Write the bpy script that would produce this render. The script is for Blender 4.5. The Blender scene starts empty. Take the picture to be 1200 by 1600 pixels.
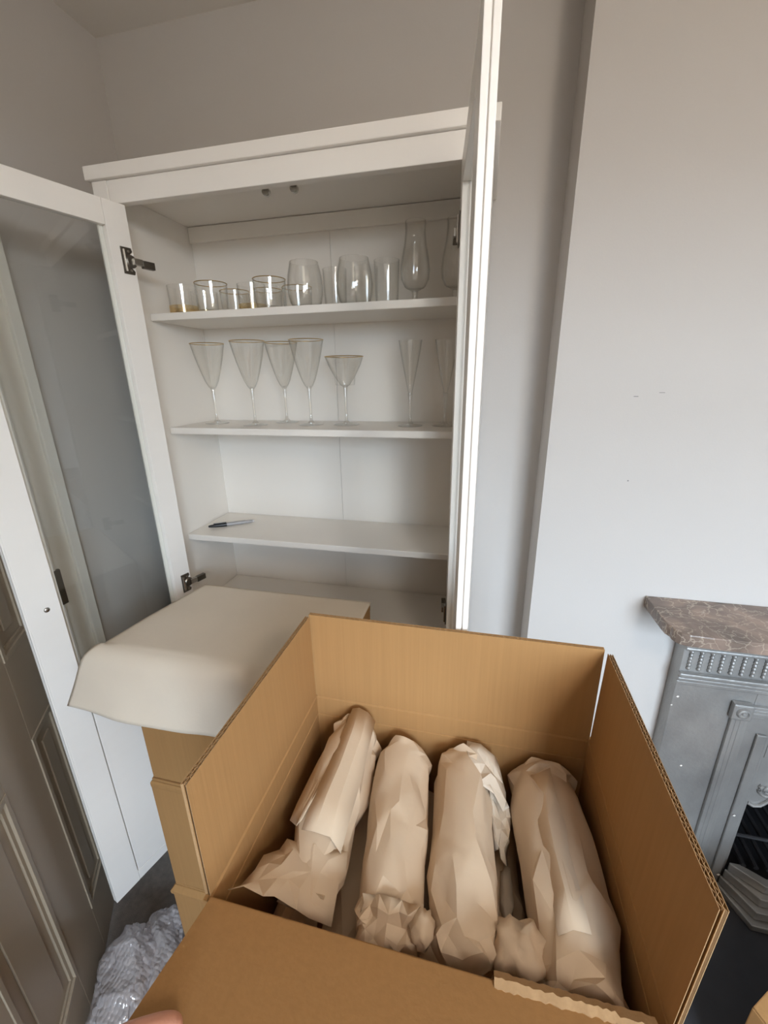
import bpy, bmesh, math, random
from mathutils import Vector, Matrix, noise

random.seed(7)
scene = bpy.context.scene
col = scene.collection

# ------------------------------------------------------------------ camera
def cam_axes(yaw, pitch, roll):
    cy, sy, cp, sp, cr, sr = (math.cos(yaw), math.sin(yaw), math.cos(pitch), math.sin(pitch), math.cos(roll), math.sin(roll))
    fwd = Vector((-sy*cp, cy*cp, -sp)); right = Vector((cy, sy, 0)); up = right.cross(fwd)
    return cr*right + sr*up, -sr*right + cr*up, fwd
CAM = Vector((0.8679, -0.9194, 1.5299)); FPX = 649.49
r_, u_, f_ = cam_axes(0.2337, 0.3166, -0.0155)
cam = bpy.data.cameras.new('camera'); cam_o = bpy.data.objects.new('camera', cam); col.objects.link(cam_o)
m = Matrix.Identity(4)
for i in range(3):
    m[i][0], m[i][1], m[i][2], m[i][3] = r_[i], u_[i], -f_[i], CAM[i]
cam_o.matrix_world = m
cam.sensor_fit = 'VERTICAL'; cam.sensor_height = 36.0; cam.sensor_width = 27.0
cam.lens = FPX/1600*36.0; cam.clip_start = 0.02; cam.clip_end = 60
scene.camera = cam_o

def ray(px, py):
    return r_*((px-600)/FPX) - u_*((py-800)/FPX) + f_
def at_z(px, py, z):
    d = ray(px, py); return CAM + d*((z-CAM.z)/d.z)
def at_y(px, py, y):
    d = ray(px, py); return CAM + d*((y-CAM.y)/d.y)

# ------------------------------------------------------------------ world, window daylight, exposure
WIN = dict(x0=1.30, x1=2.35, z0=0.90, z1=2.22, y=-2.30)
SKY = 50.0
world = bpy.data.worlds.new('sky'); scene.world = world; world.use_nodes = True
nt = world.node_tree; nt.nodes.clear()
tc = nt.nodes.new('ShaderNodeTexCoord'); sx = nt.nodes.new('ShaderNodeSeparateXYZ')
rmp = nt.nodes.new('ShaderNodeValToRGB'); bg = nt.nodes.new('ShaderNodeBackground'); wo = nt.nodes.new('ShaderNodeOutputWorld')
nt.links.new(tc.outputs['Generated'], sx.inputs[0]); nt.links.new(sx.outputs['Z'], rmp.inputs[0])
e = rmp.color_ramp.elements
e[0].position = 0.0; e[0].color = (0.060, 0.055, 0.045, 1)
e[1].position = 1.0; e[1].color = (0.80, 0.95, 1.12, 1)
e2 = rmp.color_ramp.elements.new(0.02); e2.color = (0.32, 0.40, 0.48, 1)
nt.links.new(rmp.outputs[0], bg.inputs[0]); bg.inputs[1].default_value = SKY
nt.links.new(bg.outputs[0], wo.inputs[0])
def portal():
    L = bpy.data.lights.new('window_portal', 'AREA'); L.shape = 'RECTANGLE'
    L.size = WIN['x1']-WIN['x0']; L.size_y = WIN['z1']-WIN['z0']
    L.cycles.is_portal = True
    o = bpy.data.objects.new('window_portal', L); col.objects.link(o)
    o.location = ((WIN['x0']+WIN['x1'])/2, WIN['y']-0.02, (WIN['z0']+WIN['z1'])/2)
    o.rotation_euler = (math.radians(90), 0, 0)      # faces +Y, into the room
portal()
scene.view_settings.view_transform = 'Standard'
scene.view_settings.look = 'None'
scene.view_settings.gamma = 1.0
scene.view_settings.use_curve_mapping = False
scene.view_settings.exposure = 0.0
scene.cycles.transparent_max_bounces = 40
scene.cycles.max_bounces = 10
scene.cycles.diffuse_bounces = 6
scene.cycles.use_denoising = True

# ------------------------------------------------------------------ materials
def mat(name, color, rough=0.5, metal=0.0, var=0.0, vscale=(8, 8, 8), bump=0.0, bscale=60.0, bstretch=(1, 1, 1), spec=0.5, coat=0.0):
    M = bpy.data.materials.new(name); M.use_nodes = True
    n = M.node_tree; b = n.nodes['Principled BSDF']
    b.inputs['Base Color'].default_value = (*color, 1); b.inputs['Roughness'].default_value = rough
    b.inputs['Metallic'].default_value = metal; b.inputs['Specular IOR Level'].default_value = spec
    b.inputs['Coat Weight'].default_value = coat
    t = n.nodes.new('ShaderNodeTexCoord')
    if var > 0:
        mp = n.nodes.new('ShaderNodeMapping'); mp.inputs['Scale'].default_value = vscale
        nz = n.nodes.new('ShaderNodeTexNoise'); nz.inputs['Scale'].default_value = 1.0; nz.inputs['Detail'].default_value = 5
        mx = n.nodes.new('ShaderNodeMix'); mx.data_type = 'RGBA'
        mx.inputs[6].default_value = (*[c*(1-var) for c in color], 1)
        mx.inputs[7].default_value = (*[min(1, c*(1+var)) for c in color], 1)
        n.links.new(t.outputs['Object'], mp.inputs[0]); n.links.new(mp.outputs[0], nz.inputs['Vector'])
        n.links.new(nz.outputs['Fac'], mx.inputs[0]); n.links.new(mx.outputs[2], b.inputs['Base Color'])
    if bump > 0:
        mp2 = n.nodes.new('ShaderNodeMapping'); mp2.inputs['Scale'].default_value = tuple(bscale*s for s in bstretch)
        nz2 = n.nodes.new('ShaderNodeTexNoise'); nz2.inputs['Scale'].default_value = 1.0; nz2.inputs['Detail'].default_value = 3
        bp = n.nodes.new('ShaderNodeBump'); bp.inputs['Strength'].default_value = bump; bp.inputs['Distance'].default_value = 0.002
        n.links.new(t.outputs['Object'], mp2.inputs[0]); n.links.new(mp2.outputs[0], nz2.inputs['Vector'])
        n.links.new(nz2.outputs['Fac'], bp.inputs['Height']); n.links.new(bp.outputs[0], b.inputs['Normal'])
    return M

def glass_mat(name, tint=(0.96, 0.97, 0.96), rimtint=None, edge=0.75, base=0.05, power=3.0, rough=0.03, gloss=(1, 1, 1)):
    M = bpy.data.materials.new(name); M.use_nodes = True
    n = M.node_tree; n.nodes.clear()
    o = n.nodes.new('ShaderNodeOutputMaterial'); mix = n.nodes.new('ShaderNodeMixShader')
    tr = n.nodes.new('ShaderNodeBsdfTransparent'); gl = n.nodes.new('ShaderNodeBsdfGlossy')
    lw = n.nodes.new('ShaderNodeLayerWeight'); lw.inputs['Blend'].default_value = 0.5
    pw = n.nodes.new('ShaderNodeMath'); pw.operation = 'POWER'; pw.inputs[1].default_value = power
    mr = n.nodes.new('ShaderNodeMapRange'); mr.inputs[3].default_value = base; mr.inputs[4].default_value = edge
    tr.inputs[0].default_value = (*tint, 1); gl.inputs[0].default_value = (*gloss, 1); gl.inputs['Roughness'].default_value = rough
    n.links.new(lw.outputs['Facing'], pw.inputs[0]); n.links.new(pw.outputs[0], mr.inputs[0])
    if rimtint:                                   # light crosses more glass where the wall is seen edge-on
        cm = n.nodes.new('ShaderNodeMix'); cm.data_type = 'RGBA'
        cm.inputs[6].default_value = (*tint, 1); cm.inputs[7].default_value = (*rimtint, 1)
        p2 = n.nodes.new('ShaderNodeMath'); p2.operation = 'POWER'; p2.inputs[1].default_value = 3.5
        n.links.new(lw.outputs['Facing'], p2.inputs[0]); n.links.new(p2.outputs[0], cm.inputs[0]); n.links.new(cm.outputs[2], tr.inputs[0])
    n.links.new(mr.outputs[0], mix.inputs[0]); n.links.new(tr.outputs[0], mix.inputs[1]); n.links.new(gl.outputs[0], mix.inputs[2])
    n.links.new(mix.outputs[0], o.inputs[0])
    return M

M = {}
M['wall'] = mat('wall_paint', (0.52, 0.49, 0.463), 0.75, var=0.02, vscale=(3, 3, 3), bump=0.10, bscale=220)
M['ceiling'] = mat('ceiling_paint', (0.70, 0.66, 0.61), 0.85, bump=0.1, bscale=200)
M['floor'] = mat('carpet', (0.21, 0.18, 0.155), 0.95, var=0.35, vscale=(60, 60, 60), bump=0.6, bscale=400)
M['white'] = mat('white_stain', (0.85, 0.81, 0.76), 0.38, var=0.015, vscale=(4, 4, 40), bump=0.06, bscale=30, bstretch=(8, 8, 1))
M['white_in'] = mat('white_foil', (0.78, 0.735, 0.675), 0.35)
M['doorpaint'] = mat('door_gloss_paint', (0.34, 0.275, 0.20), 0.30, bump=0.05, bscale=90)
M['trim'] = mat('trim_gloss_paint', (0.84, 0.82, 0.77), 0.3)
M['metal'] = mat('nickel', (0.55, 0.53, 0.50), 0.25, metal=1.0)
M['dark_metal'] = mat('dark_nickel', (0.20, 0.18, 0.155), 0.38, metal=1.0)
M['board'] = mat('cardboard', (0.365, 0.198, 0.077), 0.85, var=0.10, vscale=(160, 160, 3), bump=0.12, bscale=260, bstretch=(1, 1, 0.03), spec=0.2)
M['flute'] = mat('cardboard_edge', (0.36, 0.225, 0.115), 0.9, var=0.15, vscale=(300, 300, 300), spec=0.1)
M['paper'] = mat('packing_paper', (0.66, 0.575, 0.47), 0.8, var=0.04, vscale=(14, 14, 14), bump=0.12, bscale=120, spec=0.25)
M['wrap'] = mat('wrapping_paper', (0.62, 0.49, 0.355), 0.75, var=0.05, vscale=(18, 18, 18), bump=0.15, bscale=90, spec=0.3)
M['tape'] = mat('clear_tape', (0.50, 0.33, 0.18), 0.25)
M['hole'] = mat('hand_hole_shade', (0.10, 0.06, 0.03), 0.9)  # dark brown painted as the shade inside the hand hole
M['gold'] = mat('gold', (0.62, 0.42, 0.16), 0.28, metal=1.0)
M['black'] = mat('black_plastic', (0.012, 0.012, 0.013), 0.35)
M['pen'] = mat('grey_plastic', (0.33, 0.32, 0.32), 0.35)
M['penclip'] = mat('pale_plastic', (0.55, 0.54, 0.53), 0.35)
M['iron'] = mat('polished_cast_iron', (0.34, 0.335, 0.325), 0.40, metal=0.6, var=0.45, vscale=(9, 9, 6), bump=0.35, bscale=130)
M['soot'] = mat('sooty_iron', (0.012, 0.012, 0.014), 0.55, bump=0.3, bscale=60)
M['slate'] = mat('slate', (0.022, 0.022, 0.026), 0.6, var=0.3, vscale=(20, 20, 20), bump=0.2, bscale=50)
M['skin'] = mat('skin', (0.62, 0.30, 0.21), 0.5, var=0.06, vscale=(60, 60, 60), bump=0.15, bscale=500)
M['nail'] = mat('fingernail', (0.68, 0.40, 0.33), 0.3)
M['sleeve'] = mat('sleeve_cloth', (0.10, 0.10, 0.12), 0.9, bump=0.3, bscale=500)
M['scuff'] = mat('wall_scuff', (0.22, 0.21, 0.20), 0.9)
M['pane'] = glass_mat('cabinet_pane', (0.965, 0.975, 0.97), edge=0.70, base=0.04, power=5.0, rough=0.015)
M['glass'] = glass_mat('drinking_glass', (0.994, 0.994, 0.990), (.62, .61, .58), edge=0.40, base=0.05, power=3.5, rough=0.04)
M['stem'] = glass_mat('glass_stem', (0.95, 0.95, 0.94), (.50, .49, .47), edge=0.60, base=0.16, power=2.0, rough=0.05)
M['amber'] = glass_mat('gold_tinted_glass', (0.93, 0.87, 0.76), edge=0.35, base=0.12, power=2.0, rough=0.08, gloss=(1, .82, .5))

def marble_mat():
    Mm = bpy.data.materials.new('brown_veined_marble'); Mm.use_nodes = True
    n = Mm.node_tree; b = n.nodes['Principled BSDF']; b.inputs['Roughness'].default_value = 0.22
    t = n.nodes.new('ShaderNodeTexCoord')
    nz = n.nodes.new('ShaderNodeTexNoise'); nz.inputs['Scale'].default_value = 9; nz.inputs['Detail'].default_value = 8; nz.inputs['Distortion'].default_value = 1.2
    r1 = n.nodes.new('ShaderNodeValToRGB'); r1.color_ramp.elements[0].position = .3; r1.color_ramp.elements[0].color = (.11, .085, .07, 1)
    r1.color_ramp.elements[1].position = .72; r1.color_ramp.elements[1].color = (.33, .235, .185, 1)
    vo = n.nodes.new('ShaderNodeTexVoronoi'); vo.feature = 'DISTANCE_TO_EDGE'; vo.inputs['Scale'].default_value = 26
    nz2 = n.nodes.new('ShaderNodeTexNoise'); nz2.inputs['Scale'].default_value = 14; nz2.inputs['Detail'].default_value = 5
    mxv = n.nodes.new('ShaderNodeMix'); mxv.data_type = 'RGBA'; mxv.inputs[0].default_value = 0.16
    r2 = n.nodes.new('ShaderNodeValToRGB'); r2.color_ramp.elements[0].position = 0.0; r2.color_ramp.elements[0].color = (1, 1, 1, 1)
    r2.color_ramp.elements[1].position = .055; r2.color_ramp.elements[1].color = (0, 0, 0, 1)
    nz3 = n.nodes.new('ShaderNodeTexNoise'); nz3.inputs['Scale'].default_value = 7
    mul = n.nodes.new('ShaderNodeMath'); mul.operation = 'MULTIPLY'
    mx = n.nodes.new('ShaderNodeMix'); mx.data_type = 'RGBA'; mx.inputs[7].default_value = (.62, .53, .42, 1)
    L = n.links.new
    L(t.outputs['Object'], nz.inputs['Vector']); L(nz.outputs['Fac'], r1.inputs[0])
    L(t.outputs['Object'], nz2.inputs['Vector']); L(t.outputs['Object'], nz3.inputs['Vector'])
    L(t.outputs['Object'], mxv.inputs[6]); L(nz2.outputs['Color'], mxv.inputs[7]); L(mxv.outputs[2], vo.inputs['Vector'])
    L(vo.outputs['Distance'], r2.inputs[0]); L(r2.outputs[0], mul.inputs[0]); L(nz3.outputs['Fac'], mul.inputs[1])
    L(mul.outputs[0], mx.inputs[0]); L(r1.outputs[0], mx.inputs[6]); L(mx.outputs[2], b.inputs['Base Color'])
    return Mm
M['marble'] = marble_mat()

def bubble_mat():
    Mm = bpy.data.materials.new('bubble_film'); Mm.use_nodes = True
    n = Mm.node_tree; n.nodes.clear(); L = n.links.new
    o = n.nodes.new('ShaderNodeOutputMaterial')
    t = n.nodes.new('ShaderNodeTexCoord'); vo = n.nodes.new('ShaderNodeTexVoronoi'); vo.inputs['Scale'].default_value = 95
    vo.inputs['Randomness'].default_value = .35
    bp = n.nodes.new('ShaderNodeBump'); bp.inputs['Strength'].default_value = .9; bp.inputs['Distance'].default_value = .004; bp.invert = True
    gl = n.nodes.new('ShaderNodeBsdfGlossy'); gl.inputs['Roughness'].default_value = .12
    tr = n.nodes.new('ShaderNodeBsdfTransparent'); tr.inputs[0].default_value = (.93, .92, .93, 1)
    df = n.nodes.new('ShaderNodeBsdfDiffuse'); df.inputs[0].default_value = (.80, .76, .77, 1)
    m1 = n.nodes.new('ShaderNodeMixShader'); m1.inputs[0].default_value = .36
    m2 = n.nodes.new('ShaderNodeMixShader'); m2.inputs[0].default_value = .16
    L(t.outputs['Object'], vo.inputs['Vector']); L(vo.outputs['Distance'], bp.inputs['Height'])
    L(bp.outputs[0], gl.inputs['Normal']); L(bp.outputs[0], df.inputs['Normal'])
    L(tr.outputs[0], m1.inputs[1]); L(df.outputs[0], m1.inputs[2]); L(m1.outputs[0], m2.inputs[1]); L(gl.outputs[0], m2.inputs[2])
    L(m2.outputs[0], o.inputs[0])
    return Mm
M['bubble'] = bubble_mat()

# ------------------------------------------------------------------ mesh helpers
IDM = lambda p: p
class MB:
    def __init__(self): self.v = []; self.f = []
    def add(self, vs, fs, mp=None):
        b = len(self.v); self.v += [tuple(mp(p) if mp else p) for p in vs]; self.f += [tuple(i+b for i in f) for f in fs]; return self
    def box(self, a, b, mp=None):
        (x0, y0, z0), (x1, y1, z1) = a, b
        vs = [(x0,y0,z0),(x1,y0,z0),(x1,y1,z0),(x0,y1,z0),(x0,y0,z1),(x1,y0,z1),(x1,y1,z1),(x0,y1,z1)]
        return self.add(vs, [(0,3,2,1),(4,5,6,7),(0,1,5,4),(1,2,6,5),(2,3,7,6),(3,0,4,7)], mp)
    def prism(self, pts, h0, h1, axis='z', mp=None):
        n = len(pts)
        def P(p, h):
            return {'z': (p[0], p[1], h), 'y': (p[0], h, p[1]), 'x': (h, p[0], p[1])}[axis]
        vs = [P(p, h0) for p in pts] + [P(p, h1) for p in pts]
        fs = [tuple(range(n))[::-1], tuple(range(n, 2*n))] + [(i, (i+1) % n, (i+1) % n+n, i+n) for i in range(n)]
        return self.add(vs, fs, mp)
    def lathe(self, prof, seg=32, mp=None, closed=False):
        vs = []; fs = []; n = len(prof)
        for r, z in prof:
            for k in range(seg):
                a = 2*math.pi*k/seg; vs.append((r*math.cos(a), r*math.sin(a), z))
        rng = n if closed else n-1
        for i in range(rng):
            for k in range(seg):
                a, b = i*seg+k, i*seg+(k+1) % seg; j = ((i+1) % n)*seg
                fs.append((a, b, j+(k+1) % seg, j+k))
        return self.add(vs, fs, mp)
    def tube(self, pts, rad, seg=8, mp=None):
        vs = []; fs = []; n = len(pts); pts = [Vector(p) for p in pts]
        for i, p in enumerate(pts):
            t = (pts[min(i+1, n-1)]-pts[max(i-1, 0)]).normalized()
            a = t.cross(Vector((0, 0, 1)))
            if a.length < 1e-3: a = t.cross(Vector((0, 1, 0)))
            a.normalize(); b = t.cross(a)
            r = rad[i] if isinstance(rad, (list, tuple)) else rad
            for k in range(seg):
                th = 2*math.pi*k/seg; vs.append(tuple(p + r*(a*math.cos(th)+b*math.sin(th))))
        for i in range(n-1):
            for k in range(seg):
                fs.append((i*seg+k, i*seg+(k+1) % seg, (i+1)*seg+(k+1) % seg, (i+1)*seg+k))
        fs.append(tuple(range(seg))[::-1]); fs.append(tuple((n-1)*seg+k for k in range(seg)))
        return self.add(vs, fs, mp)
    def mesh(self, name, bevel=0.0, smooth=False, segs=2, angle=40, weld=0.0):
        me = bpy.data.meshes.new(name); me.from_pydata(self.v, [], self.f)
        bm = bmesh.new(); bm.from_mesh(me)
        if weld: bmesh.ops.remove_doubles(bm, verts=bm.verts, dist=weld)
        bmesh.ops.recalc_face_normals(bm, faces=bm.faces)
        if bevel:
            es = [e for e in bm.edges if len(e.link_faces) == 2 and e.calc_face_angle(0) > math.radians(30)]
            bmesh.ops.bevel(bm, geom=es, offset=bevel, offset_type='OFFSET', segments=segs, profile=.6, affect='EDGES', clamp_overlap=True)
        for f in bm.faces: f.smooth = smooth
        if smooth:
            for e in bm.edges:
                e.smooth = not (len(e.link_faces) == 2 and e.calc_face_angle(0) > math.radians(angle))
        bm.to_mesh(me); bm.free()
        return me

def tag(o, label=None, cat=None, group=None, kind=None):
    if label: o['label'] = label
    if cat: o['category'] = cat
    if group: o['group'] = group
    if kind: o['kind'] = kind
    return o
def put(name, me, m, parent=None):
    o = bpy.data.objects.new(name, me); col.objects.link(o)
    if m is not None and not me.materials: me.materials.append(m)
    if parent is not None:
        o.parent = parent
        # geometry is written in world coordinates unless the parent is a loose prototype
        o.matrix_parent_inverse = world_of(parent).inverted()
    return o
def world_of(o):
    w = Matrix.Translation(o.location) @ o.rotation_euler.to_matrix().to_4x4()
    return w if o.parent is None else world_of(o.parent) @ o.matrix_parent_inverse @ w
def thing(name, label, cat, loc=(0, 0, 0), group=None):
    o = bpy.data.objects.new(name, None); col.objects.link(o); o.location = loc; o.empty_display_size = .05
    return tag(o, label, cat, group)
def struct(name, me, m, parent=None):
    o = put(name, me, m, parent)
    if parent is None: o['kind'] = 'structure'
    return o
def bx(name, a, b, m, parent=None, bevel=0.0, mp=None):
    return put(name, MB().box(a, b, mp).mesh(name, bevel), m, parent)
def copy_tree(o, parent=None):
    c = o.copy(); col.objects.link(c)
    if parent is not None: c.parent = parent
    for ch in [q for q in bpy.data.objects if q.parent == o]:
        copy_tree(ch, c)
    return c

# ------------------------------------------------------------------ room shell
XL, YB, ZC = -0.225, 0.352, 2.42
XC, YC = 1.031, 0.20            # alcove side / chimney breast face
XR, YR = 3.0, -2.30
struct('floor', MB().box((-1.5, YR-.1, -.05), (XR+.1, .75, 0)).mesh('floor'), M['floor'])
struct('ceiling', MB().box((-1.5, YR-.1, ZC), (XR+.1, .75, ZC+.05)).mesh('ceiling'), M['ceiling'])
struct('wall_back', MB().box((XL-.1, YB, 0), (XC+.02, YB+.1, ZC)).mesh('wall_back'), M['wall'])
DY0, DY1 = -0.215, -1.0          # doorway in the wall beside the cabinet
struct('wall_left', MB().box((XL-.1, DY0+.02, 0), (XL, YB, ZC)).box((XL-.1, DY1, 2.03), (XL, DY0+.02, ZC)).box((XL-.1, YR, 0), (XL, DY1, ZC)).mesh('wall_left'), M['wall'])
struct('wall_hall_blocker', MB().box((-1.5, YR, 0), (-1.4, .75, ZC)).mesh('wall_hall_blocker'), M['wall'])  # unseen hall wall, added to block light through the doorway
OX0, OX1, OZ = 1.668, 2.032, 0.50
wc = MB().box((XC, YC, 0), (OX0, .70, ZC)).box((OX1, YC, 0), (XR, .70, ZC)).box((OX0, YC, OZ), (OX1, .70, ZC)).mesh('wall_chimney')
wall_ch = struct('wall_chimney', wc, M['wall'])
struct('wall_right', MB().box((XR, YR, 0), (XR+.1, .75, ZC)).mesh('wall_right'), M['wall'])
w = WIN
struct('wall_rear', MB().box((-1.5, YR-.1, 0), (w['x0'], YR, ZC)).box((w['x1'], YR-.1, 0), (XR+.1, YR, ZC))
       .box((w['x0'], YR-.1, 0), (w['x1'], YR, w['z0'])).box((w['x0'], YR-.1, w['z1']), (w['x1'], YR, ZC)).mesh('wall_rear'), M['wall'])
wf = MB()
for a, b in (((w['x0'], w['z0']), (w['x0']+.05, w['z1'])), ((w['x1']-.05, w['z0']), (w['x1'], w['z1'])), ((w['x0'], w['z0']), (w['x1'], w['z0']+.05)),
             ((w['x0'], w['z1']-.05), (w['x1'], w['z1'])), ((w['x0'], 1.50), (w['x1'], 1.545)), (((w['x0']+w['x1'])/2-.012, w['z0']), ((w['x0']+w['x1'])/2+.012, w['z1']))):
    wf.box((a[0], YR-.08, a[1]), (b[0], YR-.04, b[1]))
struct('window_1', wf.mesh('window_1'), M['trim'])
for i, (px, py, dx, dz) in enumerate(((990, 620, .010, .0016), (1030, 614, .012, .0012), (980, 752, .003, .003))):
    p = at_y(px, py, YC); bx('scuff_mark', (p.x, YC-.0006, p.z), (p.x+dx, YC+.0002, p.z+dz), M['scuff'], wall_ch)

# globe pendant hanging from the ceiling behind the photographer
LX_, LY_, LZ_ = 1.50, -1.35, 2.06
lampo = thing('pendant_lamp', 'white globe pendant lamp hanging from the ceiling', 'lamp', (LX_, LY_, ZC))
put('ceiling_rose', MB().lathe([(.0005, 0), (.05, 0), (.045, -.02), (.012, -.03), (.0005, -.03)], 24, lambda p: (LX_+p[0], LY_+p[1], ZC-.0005+p[2])).mesh('ceiling_rose', smooth=True), M['white'], lampo)
put('cord', MB().tube([(LX_, LY_, ZC-.03), (LX_, LY_, LZ_+.15)], .003, 8).mesh('cord'), M['white'], lampo)
put('lamp_holder', MB().lathe([(.0005, .15), (.02, .15), (.03, .115), (.0005, .115)], 20, lambda p: (LX_+p[0], LY_+p[1], LZ_+p[2])).mesh('lamp_holder', smooth=True), M['white'], lampo)
gm = bpy.data.materials.new('lit_globe'); gm.use_nodes = True
gb = gm.node_tree.nodes['Principled BSDF']; gb.inputs['Base Color'].default_value = (.8, .78, .74, 1)
gb.inputs['Emission Color'].default_value = (1, .88, .75, 1); gb.inputs['Emission Strength'].default_value = 38
gl_ = put('globe', MB().lathe([(.12*math.sin(math.pi*k/16)+.0003, -.12*math.cos(math.pi*k/16)) for k in range(17)], 24, lambda p: (LX_+p[0], LY_+p[1], LZ_+p[2])).mesh('globe', smooth=True), gm, lampo)

# architrave + open room door
ar = MB().box((XL, -.215, 0), (XL+.012, -.062, 2.10)).box((XL, -.095, 0), (XL+.022, -.068, 2.10)).box((XL, -.168, 0), (XL+.018, -.150, 2.10))
struct('trim_1', ar.mesh('trim_1', .003), M['trim'])
HX, HY = -0.2100, -0.2120
du = Vector((0.573, -0.8195, 0)); dn = Vector((0.8195, 0.573, 0))
def leaf(p): return tuple(Vector((HX, HY, 0)) + du*p[0] + dn*p[1] + Vector((0, 0, p[2])))
LW, LH = .72, 1.98
pan = [(.075, .217), (.355, .545)]; rows = [(.175, .76), (.965, 1.84)]
lf = MB()
lf.box((0, -.036, .006), (LW, -.008, LH), leaf)
us = [0, pan[0][0], pan[0][1], pan[1][0], pan[1][1], LW]
for i in (0, 2, 4): lf.box((us[i], -.008, .006), (us[i+1], 0, LH), leaf)
for (a, b) in pan:
    for (z0, z1) in ((.006, rows[0][0]), (rows[0][1], rows[1][0]), (rows[1][1], LH)): lf.box((a, -.008, z0), (b, 0, z1), leaf)
dleaf = struct('door_1', lf.mesh('door_1', .0015), M['doorpaint'])
for (a, b) in pan:
    for (z0, z1) in rows:
        mo = MB()                         # raised moulding round each panel
        for t0, t1, h in ((0, .012, .0025), (.012, .022, -.003)):
            mo.box((a+t0, -.008, z0+t0), (a+t1, h, z1-t0), leaf).box((b-t1, -.008, z0+t0), (b-t0, h, z1-t0), leaf)
            mo.box((a+t1, -.008, z0+t0), (b-t1, h, z0+t1), leaf).box((a+t1, -.008, z1-t1), (b-t1, h, z1-t0), leaf)
        put('panel_moulding', mo.mesh('panel_moulding', .001), M['doorpaint'], dleaf)
        bx('door_panel', (a+.05, -.0079, z0+.05), (b-.05, -.004, z1-.05), M['doorpaint'], dleaf, .001, leaf)
hg = MB().box((XL+.0005, -.166, .955), (XL+.0195, -.140, 1.055)).tube([(XL+.022, -.170, .955), (XL+.022, -.170, 1.055)], .006)
put('door_hinge', hg.mesh('door_hinge', .001), M['dark_metal'], dleaf)

# ------------------------------------------------------------------ cabinet
W = .86
Z1, Z2, Z3, Z4 = 1.6921, 1.4004, 1.0794, .8349
YF, D = .098, .316
cab = thing('glass_door_cabinet', 'tall white wooden display cabinet with both glass doors open', 'cabinet', (W/2, .17, 0))
bx('cornice', (-.0085, -.0085, 1.944), (W+.0085, .345, 1.97), M['white'], cab, .002)
for x0 in (0, W-.038):
    bx('post', (x0, 0, 0), (x0+.038, .04, 1.9435), M['white'], cab, .0015)
    bx('post', (x0, .318, 0), (x0+.038, .345, 1.9435), M['white'], cab, .0015)
bx('top_rail', (.0385, 0.001, 1.899), (W-.0385, .022, 1.9435), M['white'], cab, .002)
bx('bottom_rail', (.0385, 0.001, .11), (W-.0385, .022, .163), M['white'], cab, .002)
for x0 in (0.0005, W-.0075): bx('side_panel', (x0, .0405, .10), (x0+.007, .3175, 1.9435), M['white_in'], cab)
bx('back_panel', (.008, .3165, .10), (.4342, .3178, 1.9435), M['white_in'], cab)
bx('back_panel', (.4350, .3165, .10), (W-.008, .3178, 1.9435), M['white_in'], cab)
bx('back_rail', (.009, .306, 1.903), (W-.009, .3163, 1.9425), M['white_in'], cab, .001)
for z in (Z1, Z2, Z3): bx('shelf', (.009, YF, z-.018), (W-.009, .3145, z), M['white_in'], cab, .0025)
bx('fixed_shelf', (.009, .030, Z4-.02), (W-.009, .3135, Z4), M['white_in'], cab, .001)
bx('bottom_panel', (.009, .030, .145), (W-.009, .315, .163), M['white_in'], cab, .001)
for x in (.398, .461):                       # round catches under the top rail
    mb = MB().box((x-.006, .0235, 1.902), (x+.006, .030, 1.9435)).lathe([(.0001, 0), (.005, .0005), (.008, .003), (.0085, .006), (.008, .008), (.0001, .008)], 16, lambda p, x=x: (x+p[0], .046-p[2]*2.0, 1.8995+p[1]))
    put('door_catch', mb.mesh('door_catch', smooth=True), M['metal'], cab)

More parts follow.
